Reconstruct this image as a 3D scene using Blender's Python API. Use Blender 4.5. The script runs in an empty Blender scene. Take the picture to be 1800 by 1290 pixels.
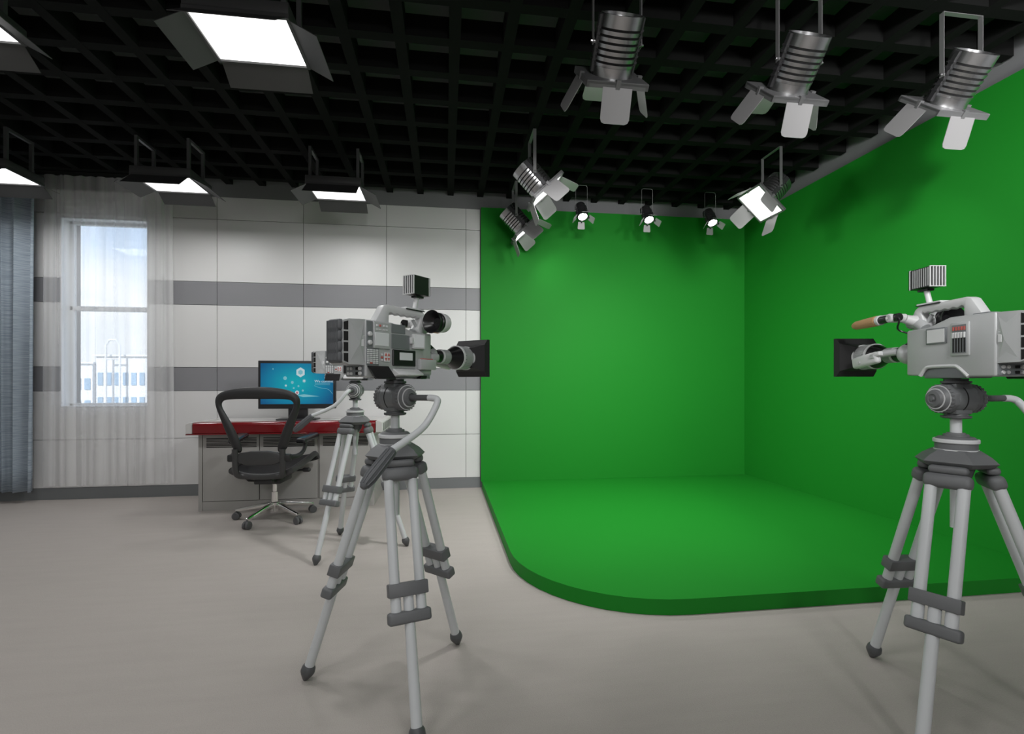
import bpy, bmesh, math, random
from mathutils import Vector, Matrix
random.seed(7)
scn = bpy.context.scene
col = scn.collection
PI = math.pi
R = math.radians
V = Vector

# ------------------------------------------------------------------ materials
def mat(name, rgb, rough=0.5, metal=0.0, spec=0.5, bump=None, var=None, emit=None, es=0.0, coat=0.0):
    m = bpy.data.materials.new(name); m.use_nodes = True
    nt = m.node_tree; b = nt.nodes['Principled BSDF']
    b.inputs['Base Color'].default_value = (*rgb, 1)
    b.inputs['Roughness'].default_value = rough
    b.inputs['Metallic'].default_value = metal
    b.inputs['Specular IOR Level'].default_value = spec
    b.inputs['Coat Weight'].default_value = coat
    tc = nt.nodes.new('ShaderNodeTexCoord')
    if var:   # (scale, amount)
        n = nt.nodes.new('ShaderNodeTexNoise'); n.inputs['Scale'].default_value = var[0]; n.inputs['Detail'].default_value = 4
        nt.links.new(tc.outputs['Object'], n.inputs['Vector'])
        r = nt.nodes.new('ShaderNodeMapRange'); r.inputs['To Min'].default_value = 1 - var[1]; r.inputs['To Max'].default_value = 1 + var[1]
        nt.links.new(n.outputs['Fac'], r.inputs['Value'])
        mx = nt.nodes.new('ShaderNodeVectorMath'); mx.operation = 'SCALE'; mx.inputs[0].default_value = rgb
        nt.links.new(r.outputs['Result'], mx.inputs['Scale'])
        nt.links.new(mx.outputs['Vector'], b.inputs['Base Color'])
    if bump:  # (scale, strength, dist)
        n = nt.nodes.new('ShaderNodeTexNoise'); n.inputs['Scale'].default_value = bump[0]; n.inputs['Detail'].default_value = 5
        nt.links.new(tc.outputs['Object'], n.inputs['Vector'])
        bp = nt.nodes.new('ShaderNodeBump'); bp.inputs['Strength'].default_value = bump[1]; bp.inputs['Distance'].default_value = bump[2]
        nt.links.new(n.outputs['Fac'], bp.inputs['Height']); nt.links.new(bp.outputs['Normal'], b.inputs['Normal'])
    if emit:
        b.inputs['Emission Color'].default_value = (*emit, 1); b.inputs['Emission Strength'].default_value = es
    return m

def s2l(*c):
    return tuple((x/255/12.92 if x/255 <= .04045 else ((x/255+.055)/1.055)**2.4) for x in c)

M = {}
M['panel_white'] = mat('wall_panel_white', (.69, .686, .684), .42, var=(1.5, .02))
M['panel_grey'] = mat('wall_panel_grey', (.235, .235, .25), .45, var=(2, .03))
M['upper_grey'] = mat('upper_wall_grey', (.2, .2, .21), .7, bump=(60, .05, .002))
M['plain_wall'] = mat('plain_wall_paint', (.76, .76, .76), .7, bump=(80, .05, .002))
M['skirting'] = mat('skirting_grey', (.17, .18, .185), .5)
M['ceiling'] = mat('ceiling_slab_dark', (.10, .102, .105), .8)
M['grid'] = mat('ceiling_grid_black', (.0098, .0102, .0099), .85, spec=.08, bump=(90, .05, .001))
M['green'] = mat('chroma_green_paint', (.0105, .225, .0175), .62, spec=.2, bump=(120, .03, .001))
M['white_metal'] = mat('white_enamel', (.62, .63, .64), .35)
M['tube_grey'] = mat('tripod_tube_grey', (.60, .62, .635), .38, spec=.4)
M['rubber'] = mat('tripod_rubber_grey', (.135, .14, .145), .5, var=(30, .06))
M['rubber_dark'] = mat('head_dark_grey', (.085, .088, .092), .45)
M['head_grey'] = mat('head_mid_grey', (.17, .18, .185), .35, metal=.2)
M['cam_body'] = mat('camcorder_shell', (.49, .505, .51), .38, metal=.15, var=(9, .04))
M['cam_dark'] = mat('camcorder_panel_grey', (.2, .215, .225), .4, metal=.15)
M['cam_light'] = mat('camcorder_light_grey', (.64, .65, .655), .35)
M['ribbed'] = mat('battery_rib_grey', (.095, .1, .107), .5)
M['black'] = mat('black_plastic', (.008, .008, .009), .3)
M['black_matte'] = mat('black_matte', (.010, .010, .011), .65)
M['slot'] = mat('vent_slot_black', (.004, .004, .004), .8)
M['white'] = mat('white_plastic', (.72, .73, .74), .35)
M['lcd'] = mat('pale_lcd', (.74, .77, .78), .2)
M['red'] = mat('red_button', (.55, .12, .1), .4)
M['foam'] = mat('orange_foam', (.55, .33, .165), .95, bump=(220, .4, .004))
M['wine'] = mat('wine_red_lacquer', (.16, .006, .009), .18, coat=.5)
M['desk_white'] = mat('desk_laminate', (.6, .59, .58), .35, var=(3, .02))
M['cab_grey'] = mat('cabinet_grey', (.38, .37, .355), .4, var=(3, .03))
M['chair_black'] = mat('chair_dark_frame', (.022, .022, .023), .45)
M['chair_grey'] = mat('chair_graphite', (.05, .05, .051), .4)
M['chair_mesh'] = mat('chair_mesh_black', (.006, .006, .007), .6, bump=(300, .3, .002))
M['arm_pad'] = mat('arm_pad_black', (.015, .016, .018), .25)
M['chrome'] = mat('polished_aluminium', (.82, .81, .8), .14, metal=1)
M['caster'] = mat('caster_grey', (.1, .1, .105), .35)
M['mon_black'] = mat('monitor_black', (.018, .018, .02), .35)
M['lamp_metal'] = mat('lamp_brushed_metal', (.5, .5, .51), .27, metal=.95)
M['lamp_dark'] = mat('lamp_dark_metal', (.1, .1, .105), .42, metal=.7)
M['lamp_plate'] = mat('lamp_plate_grey', (.2, .2, .205), .45, metal=.3)
M['door_metal'] = mat('barn_door_grey', (.34, .335, .34), .45, metal=.2)
M['strap'] = mat('yoke_strap_grey', (.3, .3, .305), .45, metal=.5)
M['flap'] = mat('panel_flap_black', (.06, .06, .061), .5)
M['rod'] = mat('hanger_rod_grey', (.16, .16, .165), .35, metal=.5)
M['small_black'] = mat('small_lamp_black', (.02, .02, .021), .4)
M['panel_glow'] = mat('panel_diffuser_lit', (.8, .8, .8), .5, emit=(1, .99, .985), es=2.2)
M['spot_glow'] = mat('spot_lens_lit', (.8, .8, .8), .5, emit=(1, .99, .985), es=1.6)
M['small_glow'] = mat('small_lens_lit', (.8, .8, .8), .5, emit=(1, .99, .985), es=6)
M['frame_white'] = mat('window_frame_white', (.75, .76, .77), .4)
M['facade'] = mat('facade_white', (.75, .76, .78), .8)
M['facade_glass'] = mat('facade_glass_blue', (.3, .42, .55), .3)
M['leaf'] = mat('shrub_green', (.10, .17, .05), .9, bump=(12, .8, .1), var=(6, .4))
M['soil'] = mat('outside_ground', (.42, .42, .4), .9, var=(.5, .1))

def floor_mat():
    m = mat('carpet_warm_grey', (.415, .382, .358), .92, spec=.15)
    nt = m.node_tree; b = nt.nodes['Principled BSDF']
    tc = nt.nodes.new('ShaderNodeTexCoord')
    n1 = nt.nodes.new('ShaderNodeTexNoise'); n1.inputs['Scale'].default_value = 260; n1.inputs['Detail'].default_value = 2
    n2 = nt.nodes.new('ShaderNodeTexNoise'); n2.inputs['Scale'].default_value = 6; n2.inputs['Detail'].default_value = 3
    mp = nt.nodes.new('ShaderNodeMapping'); mp.inputs['Scale'].default_value = (.5, 3.5, 1)
    nt.links.new(tc.outputs['Object'], n1.inputs['Vector'])
    nt.links.new(tc.outputs['Object'], mp.inputs['Vector']); nt.links.new(mp.outputs['Vector'], n2.inputs['Vector'])
    a = nt.nodes.new('ShaderNodeMapRange'); a.inputs['To Min'].default_value = .88; a.inputs['To Max'].default_value = 1.12
    c = nt.nodes.new('ShaderNodeMapRange'); c.inputs['To Min'].default_value = .95; c.inputs['To Max'].default_value = 1.05
    nt.links.new(n1.outputs['Fac'], a.inputs['Value']); nt.links.new(n2.outputs['Fac'], c.inputs['Value'])
    mu = nt.nodes.new('ShaderNodeMath'); mu.operation = 'MULTIPLY'
    nt.links.new(a.outputs['Result'], mu.inputs[0]); nt.links.new(c.outputs['Result'], mu.inputs[1])
    sc = nt.nodes.new('ShaderNodeVectorMath'); sc.operation = 'SCALE'; sc.inputs[0].default_value = (.415, .382, .358)
    nt.links.new(mu.outputs['Value'], sc.inputs['Scale']); nt.links.new(sc.outputs['Vector'], b.inputs['Base Color'])
    bp = nt.nodes.new('ShaderNodeBump'); bp.inputs['Strength'].default_value = .35; bp.inputs['Distance'].default_value = .004
    nt.links.new(n1.outputs['Fac'], bp.inputs['Height']); nt.links.new(bp.outputs['Normal'], b.inputs['Normal'])
    return m
M['carpet'] = floor_mat()

def sheer_mat():
    m = bpy.data.materials.new('white_sheer_voile'); m.use_nodes = True; nt = m.node_tree; nt.nodes.clear()
    out = nt.nodes.new('ShaderNodeOutputMaterial')
    tr = nt.nodes.new('ShaderNodeBsdfTransparent'); df = nt.nodes.new('ShaderNodeBsdfDiffuse'); tl = nt.nodes.new('ShaderNodeBsdfTranslucent')
    df.inputs['Color'].default_value = (.9, .9, .91, 1); tl.inputs['Color'].default_value = (.9, .9, .91, 1)
    mx1 = nt.nodes.new('ShaderNodeMixShader'); mx1.inputs[0].default_value = .12
    nt.links.new(df.outputs[0], mx1.inputs[1]); nt.links.new(tl.outputs[0], mx1.inputs[2])
    tc = nt.nodes.new('ShaderNodeTexCoord'); mp = nt.nodes.new('ShaderNodeMapping'); mp.inputs['Scale'].default_value = (6, 1, .08)
    n = nt.nodes.new('ShaderNodeTexNoise'); n.inputs['Scale'].default_value = 1.0; n.inputs['Detail'].default_value = 2.5
    nt.links.new(tc.outputs['Object'], mp.inputs['Vector']); nt.links.new(mp.outputs['Vector'], n.inputs['Vector'])
    r = nt.nodes.new('ShaderNodeMapRange'); r.inputs['From Min'].default_value = .3; r.inputs['From Max'].default_value = .7
    r.inputs['To Min'].default_value = .24; r.inputs['To Max'].default_value = .68
    nt.links.new(n.outputs['Fac'], r.inputs['Value'])
    mx = nt.nodes.new('ShaderNodeMixShader'); nt.links.new(r.outputs['Result'], mx.inputs[0])
    nt.links.new(tr.outputs[0], mx.inputs[1]); nt.links.new(mx1.outputs[0], mx.inputs[2]); nt.links.new(mx.outputs[0], out.inputs[0])
    return m
M['sheer'] = sheer_mat()

def drape_mat():
    m = mat('blue_grey_slub_fabric', (.22, .28, .34), .85, spec=.2)
    nt = m.node_tree; b = nt.nodes['Principled BSDF']
    tc = nt.nodes.new('ShaderNodeTexCoord'); mp = nt.nodes.new('ShaderNodeMapping'); mp.inputs['Scale'].default_value = (6, 6, 150)
    n = nt.nodes.new('ShaderNodeTexNoise'); n.inputs['Scale'].default_value = 1.0; n.inputs['Detail'].default_value = 3
    nt.links.new(tc.outputs['Object'], mp.inputs['Vector']); nt.links.new(mp.outputs['Vector'], n.inputs['Vector'])
    cr = nt.nodes.new('ShaderNodeValToRGB')
    cr.color_ramp.elements[0].position = .32; cr.color_ramp.elements[0].color = (.24, .29, .345, 1)
    cr.color_ramp.elements[1].position = .70; cr.color_ramp.elements[1].color = (.42, .48, .54, 1)
    nt.links.new(n.outputs['Fac'], cr.inputs[0]); nt.links.new(cr.outputs[0], b.inputs['Base Color'])
    return m
M['drape'] = drape_mat()

def glass_mat():
    m = bpy.data.materials.new('window_glass'); m.use_nodes = True; nt = m.node_tree; nt.nodes.clear()
    out = nt.nodes.new('ShaderNodeOutputMaterial'); tr = nt.nodes.new('ShaderNodeBsdfTransparent'); gl = nt.nodes.new('ShaderNodeBsdfGlossy')
    tr.inputs['Color'].default_value = (.95, .97, .98, 1); gl.inputs['Roughness'].default_value = .03
    mx = nt.nodes.new('ShaderNodeMixShader'); mx.inputs[0].default_value = .015
    nt.links.new(tr.outputs[0], mx.inputs[1]); nt.links.new(gl.outputs[0], mx.inputs[2]); nt.links.new(mx.outputs[0], out.inputs[0])
    return m
M['glass'] = glass_mat()

def screen_mat():      # the picture shown on the monitor: cyan in the middle, deep blue at the rim
    m = bpy.data.materials.new('screen_picture_blue'); m.use_nodes = True; nt = m.node_tree
    b = nt.nodes['Principled BSDF']; b.inputs['Base Color'].default_value = (.01, .01, .01, 1); b.inputs['Roughness'].default_value = .25
    tc = nt.nodes.new('ShaderNodeTexCoord'); mp = nt.nodes.new('ShaderNodeMapping'); mp.vector_type = 'POINT'
    mp.inputs['Location'].default_value = (.03, 0, -.005); mp.inputs['Scale'].default_value = (2.7, 1, 3.6)
    g = nt.nodes.new('ShaderNodeTexGradient'); g.gradient_type = 'SPHERICAL'
    nt.links.new(tc.outputs['Object'], mp.inputs['Vector']); nt.links.new(mp.outputs['Vector'], g.inputs['Vector'])
    cr = nt.nodes.new('ShaderNodeValToRGB'); e = cr.color_ramp.elements
    e[0].position = 0; e[0].color = (.0, .095, .25, 1); e[1].position = .85; e[1].color = (.0, .40, .48, 1)
    x = e.new(.35); x.color = (.0, .22, .39, 1)
    nt.links.new(g.outputs['Fac'], cr.inputs[0]); nt.links.new(cr.outputs[0], b.inputs['Emission Color']); b.inputs['Emission Strength'].default_value = .75
    return m
M['screen'] = screen_mat()
M['screen_white'] = mat('screen_mark_white', (.02, .02, .02), .3, emit=(.75, .9, .95), es=.6)
M['screen_pale'] = mat('screen_mark_pale', (.02, .02, .02), .3, emit=(.25, .66, .76), es=.6)
M['screen_pink'] = mat('screen_mark_red', (.02, .02, .02), .3, emit=(.62, .2, .25), es=.6)

# ------------------------------------------------------------------ mesh builder
class MB:
    def __init__(s): s.v = []; s.f = []; s.mi = []
    def add(s, vs, fs, mi=0, T=None):
        k = len(s.v)
        s.v += [(T @ V(p)) if T is not None else V(p) for p in vs]
        s.f += [tuple(i + k for i in f) for f in fs]; s.mi += [mi] * len(fs)
    def frombm(s, bm, mi=0, T=None):
        bm.verts.index_update(); s.add([v.co.copy() for v in bm.verts], [[v.index for v in f.verts] for f in bm.faces], mi, T); bm.free()
    def box(s, c, d, bevel=0, seg=2, T=None, mi=0, rot=None):
        bm = bmesh.new(); bmesh.ops.create_cube(bm, size=1)
        for v in bm.verts: v.co = V((v.co.x * d[0], v.co.y * d[1], v.co.z * d[2]))
        if bevel > 0: bmesh.ops.bevel(bm, geom=list(bm.edges), offset=min(bevel, .49 * min(d)), segments=seg, profile=.5, affect='EDGES')
        X = Matrix.Translation(V(c))
        if rot is not None: X = X @ rot.to_4x4()
        s.frombm(bm, mi, (T @ X) if T is not None else X); return s
    def bb(s, x0, x1, y0, y1, z0, z1, bevel=0, seg=2, T=None, mi=0):
        return s.box(((x0+x1)/2, (y0+y1)/2, (z0+z1)/2), (abs(x1-x0), abs(y1-y0), abs(z1-z0)), bevel, seg, T, mi)
    def prism(s, poly, h0, h1, axis='z', bevel=0, seg=2, T=None, mi=0):
        # poly: 2-D points; axis z: (x,y) ; axis y: (x,z) ; axis x: (y,z)
        def P(p, h): return {'z': (p[0], p[1], h), 'y': (p[0], h, p[1]), 'x': (h, p[0], p[1])}[axis]
        bm = bmesh.new(); a = [bm.verts.new(P(p, h0)) for p in poly]; b = [bm.verts.new(P(p, h1)) for p in poly]
        n = len(poly); bm.faces.new(a); bm.faces.new(b)
        for i in range(n): bm.faces.new((a[i], a[(i+1) % n], b[(i+1) % n], b[i]))
        bmesh.ops.recalc_face_normals(bm, faces=bm.faces)
        if bevel > 0: bmesh.ops.bevel(bm, geom=list(bm.edges), offset=bevel, segments=seg, profile=.5, affect='EDGES')
        s.frombm(bm, mi, T); return s
    def lathe(s, prof, o=(0, 0, 0), axis=(0, 0, 1), seg=32, cap=True, mi=0, T=None, ref=None):
        # prof: list of (t, r)
        a = V(axis).normalized(); r0 = V(ref) if ref else (V((1, 0, 0)) if abs(a.x) < .9 else V((0, 1, 0)))
        u = (r0 - a * r0.dot(a)).normalized(); w = a.cross(u); o = V(o); vs = []; fs = []
        for t, r in prof:
            for k in range(seg):
                an = 2 * PI * k / seg; vs.append(o + a * t + (u * math.cos(an) + w * math.sin(an)) * r)
        n = len(prof)
        for i in range(n - 1):
            for k in range(seg):
                k2 = (k + 1) % seg; fs.append((i*seg+k, i*seg+k2, (i+1)*seg+k2, (i+1)*seg+k))
        if cap: fs.append(tuple(reversed(range(seg)))); fs.append(tuple(range((n-1)*seg, n*seg)))
        s.add(vs, fs, mi, T); return s
    def cyl(s, p0, p1, r, r1=None, seg=20, cap=True, mi=0, T=None):
        p0 = V(p0); p1 = V(p1); return s.lathe([(0, r), ((p1-p0).length, r if r1 is None else r1)], p0, p1-p0, seg, cap, mi, T)
    def tube(s, pts, r, seg=12, mi=0, T=None, smooth=0, flat=None):
        pts = [V(p) for p in pts]; rs = list(r) if hasattr(r, '__len__') else [r] * len(pts)
        for _ in range(smooth):
            q = [pts[0]]; rq = [rs[0]]
            for i in range(len(pts) - 1):
                q += [pts[i] * .75 + pts[i+1] * .25, pts[i] * .25 + pts[i+1] * .75]; rq += [rs[i]*.75 + rs[i+1]*.25, rs[i]*.25 + rs[i+1]*.75]
            q.append(pts[-1]); rq.append(rs[-1]); pts = q; rs = rq
        vs = []; fs = []; u = None
        for i, p in enumerate(pts):
            d = (pts[min(i+1, len(pts)-1)] - pts[max(i-1, 0)]).normalized()
            if u is None:
                u = V((0, 0, 1)) if abs(d.z) < .9 else V((0, 1, 0))
            u = (u - d * u.dot(d)).normalized(); w = d.cross(u)
            fu, fw = flat or (1, 1)
            for k in range(seg):
                an = 2 * PI * k / seg; vs.append(p + (u * math.cos(an) * fu + w * math.sin(an) * fw) * rs[i])
        for i in range(len(pts) - 1):
            for k in range(seg):
                k2 = (k + 1) % seg; fs.append((i*seg+k, i*seg+k2, (i+1)*seg+k2, (i+1)*seg+k))
        fs.append(tuple(reversed(range(seg)))); fs.append(tuple(range((len(pts)-1)*seg, len(pts)*seg)))
        s.add(vs, fs, mi, T); return s
    def ball(s, c, d, mi=0, T=None, sub=3):
        bm = bmesh.new(); bmesh.ops.create_icosphere(bm, subdivisions=sub, radius=1)
        for v in bm.verts: v.co = V((c[0] + v.co.x*d[0], c[1] + v.co.y*d[1], c[2] + v.co.z*d[2]))
        s.frombm(bm, mi, T); return s
    def obj(s, name, m, parent=None, sharp=35):
        me = bpy.data.meshes.new(name); me.from_pydata([tuple(p) for p in s.v], [], s.f)
        for x in (m if isinstance(m, (list, tuple)) else [m]): me.materials.append(x)
        for p, i in zip(me.polygons, s.mi): p.material_index = i; p.use_smooth = True
        bm = bmesh.new(); bm.from_mesh(me); bmesh.ops.recalc_face_normals(bm, faces=bm.faces); bm.to_mesh(me); bm.free()
        me.set_sharp_from_angle(angle=R(sharp)); me.update()
        o = bpy.data.objects.new(name, me); col.objects.link(o)
        if parent: o.parent = parent
        return o

def tag(o, label=None, cat=None, group=None, kind=None):
    if label: o['label'] = label
    if cat: o['category'] = cat
    if group: o['group'] = group
    if kind: o['kind'] = kind
    return o
def thing(name, label, cat, loc=(0, 0, 0), rz=0, group=None):
    o = bpy.data.objects.new(name, None); o.empty_display_size = .1; col.objects.link(o)
    o.location = loc; o.rotation_euler = (0, 0, rz); return tag(o, label, cat, group)
def copy_tree(o, parent=None):
    kids = list(o.children); c = o.copy(); col.objects.link(c); c.parent = parent
    for ch in kids: copy_tree(ch, c)
    return c
def clone(o, loc, rz, label):
    c = copy_tree(o); c.location = loc; c.rotation_euler = (0, 0, rz); c['label'] = label; return c
def struct(o): o['kind'] = 'structure'; return o
def text_part(name, s, size, loc, rot, m, parent, ext=.0003):
    cu = bpy.data.curves.new(name, 'FONT'); cu.body = s; cu.size = size; cu.extrude = ext
    t = bpy.data.objects.new(name, cu); col.objects.link(t)
    dg = bpy.context.evaluated_depsgraph_get(); me = bpy.data.meshes.new_from_object(t.evaluated_get(dg))
    bpy.data.objects.remove(t); o = bpy.data.objects.new(name, me); col.objects.link(o); me.materials.append(m)
    o.location = loc; o.rotation_euler = rot; o.parent = parent; return o

# ------------------------------------------------------------------ room shell
YB = 5.126; XR = 3.37; XL = -4.9; YF = -3.6; ZC = 3.28; ZG = 3.04
WX0, WX1, WZ0, WZ1 = -3.578, -2.83, .87, 2.65
struct(MB().bb(XL-.2, XR+.2, YF-.2, YB+.25, -.1, 0).obj('floor', M['carpet']))
struct(MB().bb(XL-.2, XR+.2, YF-.2, YB+.25, ZC, ZC+.15).obj('ceiling', M['ceiling']))
struct(MB().bb(XL-.2, XL, YF-.2, YB+.25, 0, ZC).obj('wall_left', M['plain_wall']))
struct(MB().bb(XR, XR+.2, YF-.2, YB+.25, 0, ZC).obj('wall_right', M['upper_grey']))
struct(MB().bb(XL, XR, YF-.2, YF, 0, ZC).obj('wall_front', M['plain_wall']))
# back wall: core with the window opening, faced with panels (gaps are the seams)
w = MB()
y0, y1 = YB + .012, YB + .25
w.bb(XL, WX0, y0, y1, 0, ZC, mi=2); w.bb(WX1, XR, y0, y1, 0, ZC, mi=2)
w.bb(WX0, WX1, y0, y1, 0, WZ0, mi=2); w.bb(WX0, WX1, y0, y1, WZ1, ZC, mi=2)
zs = [(.108, .56, 0), (.56, 1.018, 0), (1.018, 1.247, 1), (1.247, 1.854, 0), (1.854, 2.082, 1), (2.082, 2.692, 0), (2.692, 2.914, 0)]
xs = [XL, -4.62, -3.81, -3.006, -2.211, -1.405, -.596, .212, .36]
g = .0022
for a, b in zip(xs[:-1], xs[1:]):
    for z0, z1, mi in zs:
        for p, q in ((a, min(b, WX0)), (max(a, WX0), min(b, WX1)), (max(a, WX1), b)):
            if q - p < .01: continue
            inside = p >= WX0 - .001 and q <= WX1 + .001
            for c0, c1 in (((z0, min(z1, WZ0)), (max(z0, WZ1), z1)) if inside else ((z0, z1),)):
                if c1 - c0 < .01: continue
                w.bb(p + (g if p == a else 0), q - (g if q == b else 0), YB, YB + .014, c0 + (g if c0 == z0 else 0), c1 - (g if c1 == z1 else 0), mi=mi)
w.bb(.36, XR, YB, YB + .012, .0, 2.914, mi=2)
w.bb(XL, XR, YB, YB + .012, 2.914, ZC, mi=2)
struct(w.obj('wall_back', [M['panel_white'], M['panel_grey'], M['upper_grey']]))
struct(MB().bb(XL, .36, YB - .004, YB + .012, 0, .107).obj('baseboard_back', M['skirting']))
# window in its recess
wf = MB(); yg = YB + .125
for x0, x1, z0, z1 in ((WX0, WX0+.03, WZ0, WZ1), (WX1-.03, WX1, WZ0, WZ1), (WX0, WX1, WZ1-.03, WZ1), (WX0, WX1, WZ0, WZ0+.03), (WX0, WX1, 1.79, 1.835)):
    wf.bb(x0, x1, yg-.02, yg+.03, z0, z1, .004, 1)
win = struct(wf.obj('window_1', M['frame_white']))
MB().bb(WX0+.025, WX1-.025, yg, yg+.006, WZ0+.025, WZ1-.025).obj('pane', M['glass'], win)
rv = MB()
rv.bb(WX0-.001, WX0+.006, YB-.004, yg, WZ0, WZ1); rv.bb(WX1-.006, WX1+.001, YB-.004, yg, WZ0, WZ1)
rv.bb(WX0, WX1, YB-.004, yg, WZ1-.006, WZ1+.001); rv.bb(WX0, WX1, YB-.004, yg, WZ0-.001, WZ0+.006)
rv.obj('reveal', M['frame_white'], win)
# black open-cell ceiling grid
gb = MB(); gx = [-.254 + .307 * k for k in range(-15, 12)]; gy = [4.97 - .307 * k for k in range(0, 28)]
for x in gx: gb.bb(x-.032, x+.032, YF+.02, YB-.002, ZG, ZG+.125)
for y in gy: gb.bb(XL+.02, XR-.02, y-.033, y+.033, ZG+.0015, ZG+.124)
struct(gb.obj('ceiling_grid', M['grid']))

# ------------------------------------------------------------------ green cyclorama
PT = .076
gs = thing('green_screen_stage', 'chroma green cove of two walls on a low platform with one rounded front corner', 'green screen', (0, 0, 0))
c0 = []
for k in range(0, 13):
    a = PI + (PI/2) * k / 12; c0.append((1.15 + .76 * math.cos(a), 2.94 + .76 * math.sin(a)))
MB().prism([(.375, 5.066)] + c0 + [(3.362, 2.18), (3.362, 5.066)], .001, PT, 'z').obj('platform', M['green'], gs, 25)
sw = MB(); path = [(.366, 5.066, 0, -1), (3.31, 5.066, -1, -1), (3.31, 2.15, -1, 0)]
sec = [(-.05, 2.914), (0, 2.914), (0, PT - .004), (-.05, PT - .004)]
vs = []; fs = []; n = len(sec)
for x, y, nx, ny in path:
    for d, z in sec: vs.append((x + nx * d, y + ny * d, z))
for i in range(len(path) - 1):
    for k in range(n): fs.append((i*n+k, i*n+(k+1) % n, (i+1)*n+(k+1) % n, (i+1)*n+k))
fs.append(tuple(range(n))); fs.append(tuple(reversed(range((len(path)-1)*n, len(path)*n))))
sw.add(vs, fs); sw.obj('curved_backdrop', M['green'], gs, 40)

# ------------------------------------------------------------------ curtains
def drape(name, x0, x1, yc, amp, waves, z0, z1, m, seed, thick=0, nx=220, nz=14, droop=0):
    rr = random.Random(seed); ph = [rr.uniform(0, 6.28) for _ in range(4)]; vs = []; fs = []
    for j in range(nz + 1):
        t = j / nz
        for i in range(nx + 1):
            s = i / nx; k = s * waves * 2 * PI
            y = yc + amp * (math.sin(k + .9 * math.sin(k * .37 + ph[0])) * .75 + .35 * math.sin(k * .53 + ph[1] + .6 * t)) * (.75 + .25 * t)
            x = x0 + (x1 - x0) * s + .012 * math.sin(k * 1.0 + ph[2]) + .02 * (t - .5) * math.sin(k * .21 + ph[3])
            vs.append((x, y, z1 + (z0 - z1) * t + droop * math.sin(k * .5) * t))
    for j in range(nz):
        for i in range(nx):
            a = j * (nx + 1) + i; fs.append((a, a + 1, a + nx + 2, a + nx + 1))
    b = MB(); b.add(vs, fs); o = b.obj(name, m, None, 180)
    if thick:
        md = o.modifiers.new('thickness', 'SOLIDIFY'); md.thickness = thick; md.offset = 0
    return o
tag(drape('sheer_curtain', -3.70, -2.585, 5.068, .02, 13, .135, 3.025, M['sheer'], 3), 'white see-through voile curtain hanging over the window', 'sheer curtain')
tag(drape('blue_curtain', -4.72, -3.70, 5.0, .045, 9, .105, 3.025, M['drape'], 5, .003), 'blue-grey pleated curtain at the left end of the back wall', 'curtain')
tag(MB().bb(-4.75, -2.55, 4.985, 5.09, 3.028, 3.039, .003).obj('curtain_rail', M['grid']), 'thin black curtain rail under the ceiling grid above both curtains', 'curtain rail')

# ------------------------------------------------------------------ outside the window
struct(MB().bb(-160, 80, YB+.6, 200, -3.6, -3.5).obj('ground', M['soil']))
def building(x0, x1, y, zt, nw, label):
    t = thing('office_building', label, 'building', ((x0+x1)/2, y, -3.5), 0, 'white buildings outside')
    W = x1 - x0; Hh = zt + 3.5
    MB().bb(-W/2, W/2, 0, 8, 0, Hh).obj('facade', M['facade'], t)
    for r in range(2):
        for k in range(nw):
            x = -W/2 + W * (k + .5) / nw
            MB().bb(x - W/nw*.3, x + W/nw*.3, -.06, .05, Hh*.28 + r*Hh*.33, Hh*.28 + r*Hh*.33 + Hh*.17).obj('window', M['facade_glass'], t)
    MB().bb(-W/2-.2, W/2+.2, -.2, 8.2, Hh, Hh+.15).obj('roof_edge', M['facade'], t)
building(-41, -33.6, 52, 2.9, 9, 'white two-storey building outside, left one behind the sheer curtain')
building(-33.0, -25.7, 51.6, 3.6, 10, 'white two-storey building outside with taller roof, seen through window centre')
building(-25, -15, 50, 2.6, 12, 'long low white building outside, right one through the window')
for i, (x, top) in enumerate(((-36.5, 5.6), (-31.2, 5.2))):
    t = thing('rooftop_frame', ('left', 'right')[i] + ' thin white hooped frame standing up from the buildings outside', 'rooftop frame', (x, 51, -3.5))
    b = MB(); b.tube([(-.6, 0, 0), (-.6, 0, top+2.9), (-.3, 0, top+3.4), (.3, 0, top+3.4), (.6, 0, top+2.9), (.6, 0, 0)], .09, 8)
    b.tube([(-.6, 0, top+1.6), (.6, 0, top+1.6)], .07, 8); b.obj('hoop', M['facade'], t)
for i in range(8):
    x = -22.5 + i * 2.0; sz = (1.0, .9, 1.15)[i % 3]
    b = MB(); bm = bmesh.new(); bmesh.ops.create_icosphere(bm, subdivisions=4, radius=1)
    rr = random.Random(i)
    for v in bm.verts:
        q = v.co.copy(); k = 1 + .18 * math.sin(7*q.x+i) * math.sin(6*q.y) + .14 * math.sin(13*q.z+i*2) + rr.uniform(-.06, .06)
        v.co = V((q.x*k*.72*sz, q.y*k*.8, q.z*k*1.5*sz))
    b.frombm(bm); o = b.obj('shrub', M['leaf']); o.location = (x, 27, -2.15)
    tag(o, 'green shrub in the row low down outside the window', 'shrub', 'shrubs outside the window')
t = thing('railing', 'white post railing in front of the shrubs outside', 'railing', (-17, 25.5, -3.5))
b = MB()
for z in (1.2, 2.2): b.bb(-7, 7, -.03, .03, z, z+.08)
b.obj('rails', M['facade'], t)
for k in range(15): MB().bb(-7 + k - .04, -7 + k + .04, -.04, .04, 0, 2.4).obj('post', M['facade'], t)

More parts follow.
